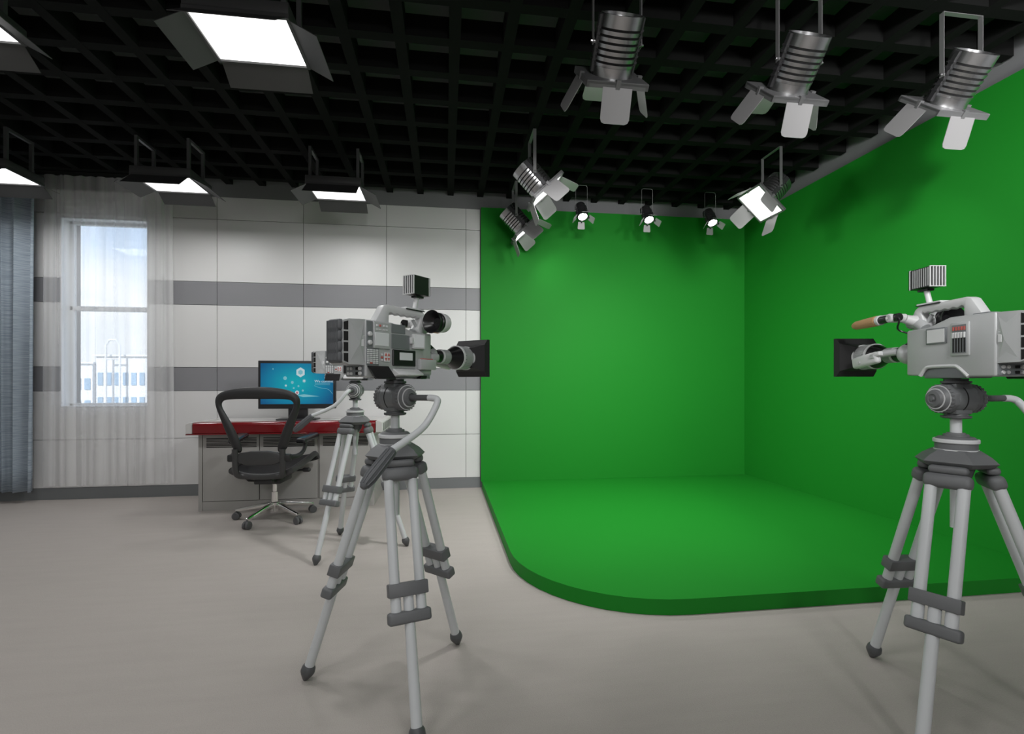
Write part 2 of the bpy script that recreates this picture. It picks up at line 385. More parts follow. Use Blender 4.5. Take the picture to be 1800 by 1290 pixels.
# ------------------------------------------------------------------ control desk
dk = thing('control_desk', 'white control desk with a wine red front edge against the panelled wall', 'desk', (-1.35, 4.75, 0))
ox, oy = -1.35, 4.75
def L(x0, x1, yy0, yy1): return (x0-ox, x1-ox, yy0-oy, yy1-oy)
MB().bb(*L(-2.10, -.60, 4.43, 5.09), .70, .752, .004).obj('desktop', M['desk_white'], dk)
MB().prism([(4.47-oy, .668), (4.385-oy, .672), (4.385-oy, .745), (4.40-oy, .764), (4.50-oy, .766), (4.50-oy, .70), (4.47-oy, .70)], -2.085-ox, -.605-ox, 'x', .003, 1).obj('red_edge', M['wine'], dk)
MB().bb(*L(-2.135, -.605, 4.38, 4.47), .661, .670, .002).obj('red_lip', M['wine'], dk)
MB().prism([(-2.135-ox, .671), (-2.088-ox, .671), (-2.088-ox, .764), (-2.105-ox, .764), (-2.135-ox, .752)], 4.385-oy, 5.09-oy, 'y', .002, 1).obj('end_cap', M['desk_white'], dk)
ec = MB().prism([(-.602-ox, .664), (-.545-ox, .664), (-.545-ox, .75), (-.575-ox, .764), (-.602-ox, .764)], 4.385-oy, 5.09-oy, 'y', .002, 1).obj('end_cap', M['desk_white'], dk)
b = MB()
for k in range(9): yy = 4.46 + k*.066; b.bb(-.548-ox, -.5435-ox, yy-oy, yy+.022-oy, .672, .74)
b.obj('slot', M['slot'], ec)
cbd = MB(); cbd.bb(*L(-2.075, -.645, 4.52, 5.09), .076, .70); cbd.bb(*L(-2.085, -.635, 4.505, 5.09), .0, .076); cbd.bb(*L(-2.09, -2.06, 4.5, 5.09), .0, .70)
cbd.bb(*L(-.66, -.63, 4.5, 5.09), 0, .70)
cbd.obj('cabinet_body', M['cab_grey'], dk)
for x0, x1 in ((-2.056, -1.602), (-1.596, -1.122), (-1.100, -.664)):
    dr = MB().bb(*L(x0, x1, 4.502, 4.522), .080, .655, .002, 1).obj('cabinet_door', M['cab_grey'], dk)
    b = MB()
    for k in range(7): z = .54 + k * .0125; b.bb(*L(x0+.03, x1-.02, 4.4995, 4.51), z, z+.0062)
    b.obj('vent_slot', M['slot'], dr)

# ------------------------------------------------------------------ monitor
mo = thing('computer_monitor', 'black widescreen monitor showing a blue picture with white cubes', 'monitor', (-1.352, 4.75, .7525))
MB().bb(-.34, .34, -.02, .02, .105, .546, .004).obj('casing', M['mon_black'], mo)
sc_ = MB().bb(-.318, .318, -.0015, .0015, -.187, .187).obj('screen', M['screen'], mo); sc_.location = (0, -.0215, .335)
b = MB(); b.bb(-.085, .085, .0, .03, .012, .2, .003); b.obj('stand_neck', M['mon_black'], mo)
MB().prism([(-.175, -.06), (-.13, -.1), (.13, -.1), (.175, -.06), (.175, .1), (-.175, .1)], 0.0, .014, 'z', .003).obj('stand_foot', M['mon_black'], mo)
def hexcube(name, x, z, r, m1, m2):
    b = MB()
    P = [(x + r*math.sin(R(60*k)) * .9, z + r*math.cos(R(60*k))) for k in range(6)]
    b.prism(P, -.0235, -.0228, 'y', mi=0)
    q = [(x + (px-x)*.55, z + (pz-z)*.5) for px, pz in P]
    b.prism(q, -.0242, -.0234, 'y', mi=1); b.obj(name, [m1, m2], sc_)
SZ = -.335
for x, z, r, k in ((.03, .44, .046, 0), (-.105, .386, .019, 1), (.062, .361, .018, 2), (-.042, .347, .015, 1), (-.098, .318, .013, 2), (.012, .313, .01, 1), (-.03, .295, .01, 1), (.05, .272, .011, 1), (.0, .252, .022, 3), (-.21, .47, .006, 1)):
    m1, m2 = ((M['screen_white'], M['screen_pale']), (M['screen_pale'], M['screen_pale']), (M['screen_pale'], M['screen_white']), (M['screen_white'], M['screen_pink']))[k]
    hexcube('cube_picture', x, z + SZ, r, m1, m2)
for o in sc_.children: o.location = (0, .0213, 0)
b = MB(); b.prism([(.0, .228+SZ), (.06, .238+SZ), (.2, .218+SZ), (.05, .212+SZ)], -.0022, -.0016, 'y'); b.obj('floor_glow_picture', M['screen_pale'], sc_)
b = MB()
for z in (.336, .324):
    b.bb(.155, .292, -.0022, -.0016, z+SZ, z+SZ+.003)
b.tube([(.15, -.0018, .318+SZ), (.2, -.0018, .295+SZ), (.26, -.0018, .29+SZ), (.29, -.0018, .275+SZ), (.312, -.0018, .24+SZ)], .0012, 6, smooth=2)
b.obj('caption_lines', M['screen_pale'], sc_)
text_part('caption', 'We commit', .034, (.153, -.0018, .347+SZ), (PI/2, 0, 0), M['screen_white'], sc_)

# ------------------------------------------------------------------ office chair
ch = thing('office_chair', 'black office chair with an open frame back and shiny five-star base', 'office chair', (-1.364, 4.172, 0), R(-4))
for k, an in enumerate((33, 105, 177, 249, 321)):
    an = R(an + 4); ca, sa = math.cos(an), math.sin(an); T = Matrix.Rotation(an, 4, 'Z')
    lg = MB()
    lg.prism([(.02, .085), (.02, .135), (.10, .128), (.292, .088), (.307, .08), (.302, .066), (.272, .066), (.1, .09)], -.016, .016, 'y', .007, 2, T)
    lo = lg.obj('base_leg', M['chrome'], ch)
    cs = MB(); cx_, cy_ = ca * .297, sa * .297
    px_, py_ = -sa, ca
    for s_ in (-1, 1):
        cs.lathe([(-.010, .020), (-.009, .029), (.007, .029), (.010, .024)], (cx_ + px_*.014*s_, cy_ + py_*.014*s_, .029), (px_, py_, 0), 20)
    cs.box((cx_ + .0*ca, cy_, .05), (.03, .05, .022), .008, 2, None, 0, Matrix.Rotation(an, 3, 'Z')); cs.cyl((cx_, cy_, .055), (cx_, cy_, .075), .008)
    cs.obj('caster', M['caster'], lo)
MB().lathe([(.055, .018), (.06, .034), (.135, .036), (.14, .026), (.22, .024), (.222, .017), (.32, .017)], seg=24).obj('gas_column', M['chrome'], ch)
b = MB(); b.bb(-.10, .10, -.14, .10, .305, .355, .012); b.bb(-.07, .07, -.22, -.1, .32, .36, .01); b.bb(-.055, .055, -.05, .17, .29, .33, .01)
b.tube([(-.09, -.1, .33), (-.14, -.14, .34), (-.16, -.16, .37)], .012); b.obj('tilt_mechanism', M['chair_black'], ch)
b = MB(); b.tube([(.1, 0, .385), (.2, .0, .39), (.235, 0, .392)], .008); b.lathe([(0, .012), (.01, .018), (.05, .018), (.06, .01)], (.22, 0, .392), (1, 0, 0), 16); b.obj('lever', M['chair_black'], ch)
# seat: a woven sling in a rim
vs = []; fs = []; N = 20
def seat_pt(u, v):
    x = (.255 - .03 * (1 - v)) * u; y = -.24 + .50 * v
    z = .415 + .075 * (v ** 1.2) - .05 * max(0, (v - .85) / .15) ** 2 + .03 * abs(u) ** 3 - .02 * (1 - u*u) * (1 - v)
    return (x, y, z)
for j in range(N + 1):
    for i in range(N + 1): vs.append(seat_pt(-1 + 2*i/N, j/N))
for j in range(N):
    for i in range(N): a = j*(N+1)+i; fs.append((a, a+1, a+N+2, a+N+1))
b = MB(); b.add(vs, fs); st = b.obj('seat', M['chair_mesh'], ch, 180); md = st.modifiers.new('thickness', 'SOLIDIFY'); md.thickness = .014
rim = [seat_pt(-1 + 2*i/N, 0) for i in range(N+1)] + [seat_pt(1, j/N) for j in range(1, N+1)] + [seat_pt(1 - 2*i/N, 1) for i in range(1, N+1)] + [seat_pt(-1, 1 - j/N) for j in range(1, N+1)]
MB().tube([(x, y, z-.012) for x, y, z in rim], .022, 10, flat=(1.1, .8)).obj('seat_rim', M['chair_grey'], ch)
# back frame: open, wide at the top
def bk(x, z): return (x, -.27 - .10 * (z - .55), z)
outer = [(-.19, .56), (-.235, .70), (-.285, .85), (-.312, .94), (-.305, 1.0), (-.25, 1.04), (-.13, 1.064), (0, 1.069), (.13, 1.064), (.25, 1.04), (.305, 1.0), (.312, .94), (.285, .85), (.235, .70), (.19, .56)]
inner = [(-.11, .56), (-.15, .70), (-.222, .85), (-.268, .925), (-.25, .965), (-.21, .972), (-.13, .974), (0, .974), (.13, .974), (.21, .972), (.25, .965), (.268, .925), (.222, .85), (.15, .70), (.11, .56)]
vs = []; fs = []
for (xo, zo), (xi, zi) in zip(outer, inner):
    mx_, mz_ = (xo+xi)/2, (zo+zi)/2
    for (x, z, dy) in ((xo, zo, 0), (mx_, mz_, -.022), (xi, zi, -.004), (xi, zi, .014), (mx_, mz_, .022), (xo, zo, .018)):
        p = bk(x, z); vs.append((p[0], p[1]+dy, p[2]))
for i in range(len(outer)-1):
    for k in range(6): fs.append((i*6+k, i*6+(k+1) % 6, (i+1)*6+(k+1) % 6, (i+1)*6+k))
fs.append(tuple(range(6))); fs.append(tuple(reversed(range((len(outer)-1)*6, len(outer)*6))))
b = MB(); b.add(vs, fs); bf = b.obj('back_frame', M['chair_black'], ch, 50); md = bf.modifiers.new('rounding', 'SUBSURF'); md.levels = md.render_levels = 2
b = MB(); b.tube([(-.172, -.29, .60), (-.172, -.285, .45), (-.168, -.27, .398), (-.13, -.24, .384), (0, -.23, .382), (.13, -.24, .384), (.168, -.27, .398), (.172, -.285, .45), (.172, -.29, .60)], .022, 10, smooth=2, flat=(.8, 1)); b.obj('back_bracket', M['chair_grey'], ch)
b = MB(); b.prism([(-.165, .505), (-.15, .57), (-.06, .585), (.06, .585), (.15, .57), (.165, .505), (.1, .478), (-.1, .478)], -.292, -.262, 'y', .01); b.obj('lumbar_pad', M['chair_grey'], ch)
for s_ in (-1, 1):
    b = MB(); b.tube([(s_*.175, -.28, .535), (s_*.215, -.26, .53), (s_*.25, -.18, .53), (s_*.262, -.09, .56), (s_*.265, -.06, .632)], [.024, .024, .018, .015, .015], 10, smooth=2)
    b.box((s_*.20, -.272, .533), (.06, .05, .055), .012); ao = b.obj('arm_support', M['chair_black'], ch)
    b = MB(); b.box((s_*.268, -.03, .655), (.085, .25, .042), .02, 4, None, 0, Matrix.Rotation(R(-8*s_), 3, 'Z') @ Matrix.Rotation(R(6), 3, 'X')); b.obj('arm_pad', M['arm_pad'], ao)

# ------------------------------------------------------------------ tripod
def make_tripod():
    t = thing('tripod', 'x', 'tripod', (0, 0, 0), 0, 'tripods carrying the three camcorders')
    for k in range(3):
        an = 2*PI*k/3; Tz = Matrix.Rotation(an, 4, 'Z')
        P0 = V((.087, 0, .782)); P1 = V((.333, 0, .03)); D = (P1 - P0).normalized(); TT = V((0, 1, 0)); NN = TT.cross(D)
        at = lambda q: P0 + (P1 - P0) * q
        rot = Matrix((NN, TT, D)).transposed()
        lg = MB()
        for s_ in (-1, 1): lg.cyl(at(0) + TT*.041*s_, at(.585) + TT*.041*s_, .0165, None, 18, True, 0, Tz)
        lg.cyl(at(.46), at(.985), .0165, .0175, 18, True, 0, Tz)
        lo = lg.obj('leg', M['tube_grey'], t)
        hb = MB(); hb.box(at(0), (.046, .124, .046), .016, 3, Tz, 0, rot); hb.obj('leg_hinge', M['rubber'], lo)
        c1 = MB(); c1.box(at(.47), (.044, .128, .042), .004, 2, Tz, 0, rot)
        for dy in (-.041, 0, .041): c1.cyl(at(.448) + TT*dy, at(.492) + TT*dy, .0215, None, 18, True, 0, Tz)
        c1.obj('leg_clamp', M['rubber'], lo)
        c2 = MB(); c2.box(at(.575), (.042, .138, .038), .009, 3, Tz, 0, rot); c2.obj('leg_clamp', M['rubber'], lo)
        ft = MB(); ft.lathe([(0, .019), (.008, .024), (.024, .026), (.034, .022), (.052, .012), (.062, .005)], at(.965) , D, 18, True, 0, Tz)
        ft.obj('rubber_foot', M['rubber_dark'], lo)
    # crown: six-cornered casting above the leg hinges
    rings = []
    def hexring(rc, z, d): return [V((rc*math.cos(R(a)), rc*math.sin(R(a)), z)) for base in (0, 120, 240) for a in (base-d, base+d)]
    levels = [[V((.062*math.cos(R(a)), .062*math.sin(R(a)), .879)) for base in (0, 120, 240) for a in (base-30, base+30)], hexring(.088, .862, 34), hexring(.108, .842, 35), hexring(.094, .828, 35), hexring(.07, .822, 33)]
    vs = [p for l in levels for p in l]; fs = []
    for i in range(len(levels)-1):
        for k in range(6): fs.append((i*6+k, i*6+(k+1) % 6, (i+1)*6+(k+1) % 6, (i+1)*6+k))
    fs.append(tuple(range(6))); fs.append(tuple(reversed(range((len(levels)-1)*6, len(levels)*6))))
    cr = MB(); cr.add(vs, fs)
    for k in range(3):
        Tz = Matrix.Rotation(2*PI*k/3, 4, 'Z'); cr.box((.080, 0, .818), (.036, .10, .026), .011, 3, Tz)
    cr.lathe([(.79, .04), (.826, .05)], seg=18)
    cr.obj('crown', M['rubber'], t)
    MB().lathe([(.875, .055), (.902, .055), (.914, .054), (.921, .046), (.9215, .034), (.929, .033), (.9295, .026), (.934, .024)], seg=36).obj('collar', M['rubber'], t)
    b = MB(); b.lathe([(.901, .05), (.901, .058), (.903, .0595), (.912, .0595), (.914, .058), (.914, .05)], seg=40, cap=False); b.lathe([(.877, .05), (.877, .0575), (.8805, .0575), (.8805, .05)], seg=40, cap=False)
    b.obj('collar_ring', M['white_metal'], t)
    MB().cyl((0, 0, .62), (0, 0, .985), .0155, None, 20).obj('centre_column', M['tube_grey'], t)
    # fluid head: drum across the camera line
    hd = MB()
    hd.lathe([(.981, .034), (.984, .040), (.990, .040), (.9905, .032), (1.0, .03)], seg=30)
    hd.lathe([(1.094, .028), (1.098, .040), (1.104, .040), (1.1045, .032), (1.112, .032)], seg=30)
    ho = hd.obj('head_flange', M['rubber_dark'], t)
    b = MB(); b.lathe([(-.036, .044), (-.034, .047), (.034, .047), (.036, .044)], (0, 0, 1.046), (0, 1, 0), 36); b.bb(-.03, .03, -.03, .03, .995, 1.097, .006); b.obj('head_drum', M['head_grey'], t)
    b = MB(); b.lathe([(.0, .0475), (.004, .0475)], (0, .004, 1.046), (0, 1, 0), 36); b.obj('head_seam', M['slot'], t)
    for s_ in (-1, 1):
        b = MB()
        b.prism([(.049*math.cos(R(a)), 1.046 + .050*math.sin(R(a))) for a in range(22, 382, 45)], s_*.030, s_*.052, 'y', .004, 2)
        prof = [(.050, .047), (.062, .045), (.0625, .042), (.074, .036), (.0745, .030), (.084, .026), (.086, .016), (.083, .013), (.083, .008), (.088, .006)]
        b.lathe(prof, (0, 0, 1.046), (0, s_, 0), 36)
        for k in range(24):
            a = 2*PI*k/24; b.box((.0462*math.cos(a), s_*.058, 1.046 + .0462*math.sin(a)), (.003, .012, .006), .001, 1, None, 0, Matrix.Rotation(-a, 3, 'Y'))
        kn = b.obj('head_knob', M['rubber'], t)
        b = MB()
        for tt, r_ in ((.0625, .0445), (.0745, .0345)):
            b.lathe([(tt - .001, r_ - .004), (tt - .001, r_), (tt + .0012, r_), (tt + .0012, r_ - .004)], (0, 0, 1.046), (0, s_, 0), 40, False)
        b.obj('knob_ring', M['white_metal'], kn)
    b = MB(); b.tube([(0, -.08, 1.046), (0, -.176, 1.047)], .0105, 14); po = b.obj('handle_stub', M['rubber_dark'], t)
    b = MB(); b.tube([(0, -.172, 1.047), (0, -.205, 1.046), (-.006, -.222, 1.036), (-.055, -.224, .972), (-.10, -.224, .94), (-.214, -.224, .893)], .0115, 14, smooth=2); b.obj('pan_handle', M['tube_grey'], t)
    gp = MB(); d = V((-.318, -.224, .800)) - V((-.207, -.224, .896)); ln = d.length
    gp.lathe([(0, .013), (.004, .0165), (ln*.45, .0185), (ln*.75, .0185), (ln*.95, .013), (ln, .008)], (-.207, -.224, .896), d, 24)
    u = d.normalized()
    for k in range(10):
        a = 2*PI*k/10; e1 = V((0, 1, 0)); e2 = u.cross(e1); dr = e1*math.cos(a) + e2*math.sin(a); o0 = V((-.207, -.224, .896))
        gp.tube([o0 + u*.01 + dr*.0165, o0 + u*ln*.45 + dr*.0185, o0 + u*ln*.75 + dr*.0185, o0 + u*ln*.93 + dr*.0135], .0025, 6)
    gp.obj('handle_grip', M['ribbed'], t)
    return t

# ------------------------------------------------------------------ camcorder (local z 0 = underside; +x lens; -y control side)
def make_cam():
    t = thing('camcorder', 'x', 'camcorder', (0, 0, 0), 0, 'grey shoulder camcorders on tripods')
    Z = 1.112
    z = lambda q: q - Z
    W = .050
    profr = [(-.18, z(1.117)), (-.18, z(1.306)), (-.062, z(1.307)), (.048, z(1.283)), (.132, z(1.284)), (.132, z(1.124)), (.078, z(1.121)), (.05, z(1.148)), (-.045, z(1.148)), (-.085, z(1.117))]
    prof = [(-.18, z(1.117)), (-.18, z(1.308)), (-.03, z(1.311)), (.05, z(1.286)), (.132, z(1.284)), (.132, z(1.124)), (.078, z(1.121)), (.05, z(1.148)), (-.045, z(1.148)), (-.085, z(1.117))]
    MB().prism(profr, -W, .012, 'y', .006, 3).prism(prof, .006, W, 'y', .006, 3).obj('body', M['cam_body'], t)
    b = MB(); b.bb(-.08, .07, -.044, .044, z(1.113), z(1.15), .004); b.prism([(-.03, -.085+.03), (.12, -.055), (.115, -.035), (-.03, -.035)], z(1.1135), z(1.128), 'z', .003); b.obj('shoulder_pad', M['cam_dark'], t)
    b = MB(); b.tube([(-.095, W-.002, z(1.118)), (-.06, W-.002, z(1.15)), (-.045, W-.002, z(1.153)), (.045, W-.002, z(1.153)), (.06, W-.002, z(1.148)), (.078, W-.002, z(1.122))], .006, 8, smooth=2); b.obj('shoulder_rim', M['cam_light'], t)
    MB().bb(-.15, -.10, .012, .040, z(1.309), z(1.3125), .001).obj('top_cover', M['cam_dark'], t)
    # rear: adapter, vents, ribbed battery
    ad = MB()
    vs = []
    sec = [(-.178, .046, 1.306, 1.156), (-.205, .046, 1.305, 1.157), (-.240, .041, 1.303, 1.158), (-.258, .036, 1.297, 1.166)]
    for x, hw, zt, zb in sec: vs += [(x, -hw, z(zb)), (x, -hw, z(zt)), (x, hw-.001, z(zt)), (x, hw-.001, z(zb))]
    fs = []
    for i in range(3):
        for k in range(4): fs.append((i*4+k, i*4+(k+1) % 4, (i+1)*4+(k+1) % 4, (i+1)*4+k))
    fs += [(0, 1, 2, 3), (15, 14, 13, 12)]
    ad.add(vs, fs); 
    for s_ in (-1, 1):   # raised facets on the flanks
        hw = .0457 if s_ < 0 else .0447
        ad.add([(-.182, s_*hw, z(1.300)), (-.182, s_*hw, z(1.165)), (-.237, s_*(hw-.0045), z(1.165)), (-.237, s_*(hw-.0045), z(1.300)), (-.203, s_*(hw+.004), z(1.225))], [(0, 1, 4), (1, 2, 4), (2, 3, 4), (3, 0, 4)])
    ao = ad.obj('battery_adapter', M['cam_body'], t, 10)
    lb = MB()
    for s_ in (-1, 1):
        hw0, hw1 = (.041, .036) if s_ < 0 else (.040, .035)
        for k in range(4):
            zt = 1.296 - k*.0345; zb = zt - .029
            sk = (.004, 0, 0, -.004)[k]
            p = [(-.2425, zt), (-.2425, zb), (-.2565, zb + (.005 if k == 3 else 0)), (-.2565, zt - (.005 if k == 0 else 0))]
            yo = lambda x: s_*(hw0 + (hw1-hw0)*(-.240-x)/.018 + .0012)
            vs = [(x, yo(x), z(q)) for x, q in p] + [(x, yo(x) - s_*.004, z(q)) for x, q in p]
            vb = MB(); vb.add(vs, [(0, 1, 2, 3), (7, 6, 5, 4), (0, 1, 5, 4), (1, 2, 6, 5), (2, 3, 7, 6), (3, 0, 4, 7)]); vb.obj('vent', M['slot'], ao)
        lb = MB(); lb.box((-.19, s_*(.0475 if s_ < 0 else .0465), z(1.228)), (.010, .003, .022), .0005, 1)
        for k in range(4): lb.box((-.186, s_*(.0465 if s_ < 0 else .0455), z(1.252 - k*.004)), (.008, .003, .0018))
        lb.obj('maker_plate', M['white'], ao)
    rb = MB()
    for k in range(4):
        zc = 1.282 - k*.034
        rb.box((-.258, -.002, z(zc)), (.030, .062, .0385), .0125, 4)
    for k in range(11):
        y = -.026 + k*.0049; rb.bb(-.2742, -.262, y, y+.0022, z(1.168), z(1.296), .001, 1)
    rb.obj('battery', M['ribbed'], t)
    # rear connector panel
    cp = MB(); cp.bb(-.1825, -.176, -.044, .044, z(1.12), z(1.154), .001, 1); co = cp.obj('connector_panel', M['cam_dark'], t)
    for zz in (1.129, 1.145):
        for y in (.03, .015): MB().lathe([(0, .0055), (.004, .005)], (-.182, y, z(zz)), (-1, 0, 0), 14).obj('connector', M['cam_light'], co)
        MB().box((-.184, -.012, z(zz)), (.004, .012, .009), .001, 1).obj('switch', M['slot'], co)
        MB().lathe([(0, .0065), (.006, .006), (.007, .003)], (-.182, -.028, z(zz)), (-1, 0, 0), 16).obj('connector', M['cam_light'], co)
    # control side (-y)
    Y = -W
    def plate(name, x0, x1, z0, z1, m, y0=0, y1=.003, par=t, bev=.001): return MB().bb(x0, x1, Y-y1, Y+.002-y0, z(z0), z(z1), bev, 1).obj(name, m, par)
    pa = plate('knob_panel', -.178, -.152, 1.215, 1.302, M['cam_dark'])
    for zz in (1.259, 1.231): MB().lathe([(0, .0085), (.006, .008), (.009, .005)], (-.166, Y-.002, z(zz)), (0, -1, 0), 18).obj('knob', M['cam_light'], pa)
    dp = plate('display_panel', -.150, -.076, 1.213, 1.302, M['cam_body'], 0, .006, t, .002)
    MB().bb(-.1455, -.084, Y-.0075, Y-.005, z(1.222), z(1.267), .001, 1).obj('display', M['lcd'], dp)
    b = MB(); r_ = MB()
    for i, x in enumerate((-.140, -.127, -.110, -.097)):
        (r_ if i == 1 else b).box((x+.003, Y-.0072, z(1.290)), (.008, .003, .007), .001, 1)
        b.box((x+.003, Y-.0072, z(1.2765)), (.009, .003, .0035), .0006, 1)
    b.obj('button', M['white'], dp); r_.obj('record_button', M['red'], dp)
    kp = plate('keypad', -.178, -.124, 1.156, 1.213, M['cam_dark'], 0, .002)
    b = MB(); r_ = MB()
    for i in range(4):
        for j in range(8):
            (r_ if (j == 7 and i == 1) else b).box((-.171 + i*.0125, Y-.0025, z(1.207 - j*.0062)), (.010, .003, .0042), .0006, 1)
    b.obj('key', M['white'], kp); r_.obj('red_key', M['red'], kp)
    b = MB(); b.bb(-.102, -.075, Y-.0035, Y, z(1.170), z(1.202), .001, 1); b.bb(-.116, -.106, Y-.0035, Y, z(1.190), z(1.197), .001, 1); b.bb(-.116, -.106, Y-.0035, Y, z(1.172), z(1.178), .001, 1); jo = b.obj('jog_pad', M['white'], t)
    b = MB()
    for cx_, cz_, dx, dz in ((-.095, 1.194, -.006, .005), (-.082, 1.194, .006, .005), (-.095, 1.179, -.004, -.007), (-.082, 1.179, .004, -.007)):
        b.prism([(cx_-.005, z(cz_-.004)), (cx_+.005, z(cz_-.004)), (cx_, z(cz_+.006))] if dz > 0 else [(cx_-.005, z(cz_+.004)), (cx_+.005, z(cz_+.004)), (cx_, z(cz_-.006))], Y-.005, Y-.003, 'y')
    b.bb(-.116, -.106, Y-.0035, Y-.001, z(1.181), z(1.187), .001, 1)
    b.obj('arrow', M['red'], jo)
    plate('side_cover', -.068, .020, 1.217, 1.268, M['cam_dark'], 0, .002)
    plate('tape_door', -.068, .0, 1.271, 1.303, M['cam_dark'], 0, .0015)
    lp = plate('screen_panel', -.063, .046, 1.157, 1.214, M['black'], 0, .006, t, .002)
    MB().bb(-.033, .029, Y-.0075, Y-.005, z(1.178), z(1.205), .0005, 1).obj('screen', M['lcd'], lp)
    rot = Matrix.Rotation(R(-14), 3, 'Z')
    b = MB(); b.box((.054, Y-.010, z(1.249)), (.052, .010, .054), .003, 2, None, 0, rot); b.bb(.018, .032, Y-.012, Y, z(1.238), z(1.262), .003); mo_ = b.obj('side_monitor', M['cam_light'], t)
    MB().box((.0525, Y-.0155, z(1.249)), (.040, .002, .046), .0008, 1, None, 0, rot).obj('screen', M['lcd'], mo_)
    b = MB(); b.bb(.056, .136, Y-.022, Y+.004, z(1.146), z(1.185), .004); b.bb(.06, .13, Y-.002, Y+.004, z(1.128), z(1.150), .003); bo = b.obj('button_box', M['cam_body'], t)
    b = MB()
    for i in range(4): b.box((.069 + i*.016, Y-.012, z(1.1862)), (.009, .012, .003), .0008, 1)
    b.obj('button', M['red'], bo)
    b = MB(); b.prism([(Y, z(1.153)), (Y-.003, z(1.155)), (Y-.040, z(1.113)), (Y-.037, z(1.110))], -.174, -.082, 'x', .0008, 1); b.obj('cover_flap', M['black'], t)
    MB().prism([(Y, z(1.148)), (Y-.030, z(1.130)), (Y-.030, z(1.124)), (Y+.01, z(1.118)), (Y+.01, z(1.148))], -.06, .062, 'x', .002, 1).obj('lower_ledge', M['cam_light'], t)
    MB().prism([(.05, z(1.112)), (.085, z(1.112)), (.088, z(1.124)), (.06, z(1.124))], Y-.022, Y+.02, 'y', .002, 1).obj('front_foot', M['black'], t)
    # left side (+y)
    b = MB(); b.bb(-.022, .052, W-.002, W+.004, z(1.227), z(1.281), .002); fo = b.obj('label_frame', M['cam_dark'], t)
    MB().bb(-.017, .047, W+.003, W+.005, z(1.232), z(1.276), .0006, 1).obj('label', M['white'], fo)
    b = MB(); b.bb(-.102, -.038, W-.002, W+.005, z(1.184), z(1.290), .003); fo = b.obj('slider_frame', M['cam_body'], t)
    MB().bb(-.094, -.046, W+.004, W+.0058, z(1.192), z(1.282)).obj('slider_plate', M['cam_dark'], fo)
    b = MB(); wv = MB(); rr_ = MB()
    for i in range(5):
        x = -.089 + i*.0095
        b.bb(x-.002, x+.002, W+.005, W+.0068, z(1.195), z(1.240)); wv.bb(x-.0033, x+.0033, W+.005, W+.009, z(1.240), z(1.258), .0008, 1); rr_.bb(x-.003, x+.003, W+.005, W+.0075, z(1.264), z(1.276), .0006, 1)
    b.obj('slider_slot', M['slot'], fo); wv.obj('slider', M['white'], fo); rr_.obj('slider_mark', M['red'], fo)
    # top handle
    hp = [(-.115, z(1.300)), (-.082, z(1.350)), (-.070, z(1.368)), (-.055, z(1.374)), (.118, z(1.371)), (.135, z(1.360)), (.150, z(1.330)), (.150, z(1.290)), (.108, z(1.280)), (.095, z(1.30)), (.112, z(1.345)), (.105, z(1.349)),
          (.10, z(1.342)), (.085, z(1.348)), (.07, z(1.342)), (.055, z(1.348)), (.04, z(1.342)), (.025, z(1.348)), (.01, z(1.342)), (-.005, z(1.348)), (-.02, z(1.342)), (-.035, z(1.349)), (-.044, z(1.345)), (-.046, z(1.300))]
    MB().prism(hp, -.017, .017, 'y', .0045, 2).obj('top_handle', M['cam_light'], t)
    b = MB(); b.bb(.118, .162, -.02, .034, z(1.292), z(1.342), .016, 4); b.tube([(.085, 0, z(1.335)), (.112, 0, z(1.30))], .006); b.tube([(.10, .012, z(1.29)), (.12, .014, z(1.31)), (.15, .018, z(1.318))], [.018, .020, .022], 14, smooth=1); b.obj('front_mount', M['cam_body'], t)
    # viewfinder on the control side
    b = MB(); b.tube([(.138, -.005, z(1.318)), (.146, -.086, z(1.324))], [.018, .02], 16); b.obj('viewfinder_arm', M['cam_light'], t)
    vf = MB(); o_ = (0, -.086, z(1.325))
    vf.lathe([(.128, .034), (.158, .036), (.165, .033), (.167, .022)], o_, (1, 0, 0), 32); vo = vf.obj('viewfinder', M['cam_light'], t)
    b = MB(); b.lathe([(.130, .036), (.130, .0378), (.139, .0378), (.139, .036)], o_, (1, 0, 0), 36, False); b.obj('white_ring', M['white'], vo)
    b = MB(); b.lathe([(.131, .02), (.131, .0368), (.122, .0372), (.119, .034), (.112, .034), (.099, .041), (.094, .0437), (.092, .0427), (.096, .038), (.11, .029), (.122, .016), (.123, .001)], o_, (1, 0, 0), 36, False); b.obj('eyecup', M['black'], vo)
    # on-camera light
    b = MB(); b.bb(.035, .125, -.02, .02, z(1.372), z(1.378), .001, 1); b.obj('light_shoe', M['white'], t)
    MB().bb(.037, .127, -.021, .021, z(1.3695), z(1.3725)).obj('shoe_base', M['black'], t)
    MB().cyl((.094, 0, z(1.376)), (.108, 0, z(1.43)), .0085, None, 18).obj('light_stem', M['white'], t)
    lt = MB(); lt.bb(.066, .150, -.027, .027, z(1.432), z(1.502), .001, 1); lt.bb(.09, .13, -.012, .012, z(1.422), z(1.43)); lo = lt.obj('camera_light', M['black'], t)
    b = MB()
    for i in range(6):
        y = -.0275 + i*.0104; b.bb(.0625, .0668, y, y+.0032, z(1.433), z(1.501))
    b.bb(.0625, .0668, -.0278, .0278, z(1.5005), z(1.503)); b.bb(.0625, .0668, -.0278, .0278, z(1.431), z(1.4335))
    b.obj('light_fins', M['white'], lo); b = MB()
    for s_ in (-1, 1): b.bb(.142, .1455, s_*.0265, s_*.0278, z(1.432), z(1.5026))
    b.bb(.142, .1455, -.0278, .0278, z(1.5005), z(1.5028)); b.obj('light_rim', M['white'], lo)
    b = MB()
    for i in range(8): x = .070 + i*.0085; b.bb(x, x+.0035, .0265, .0278, z(1.435), z(1.499))
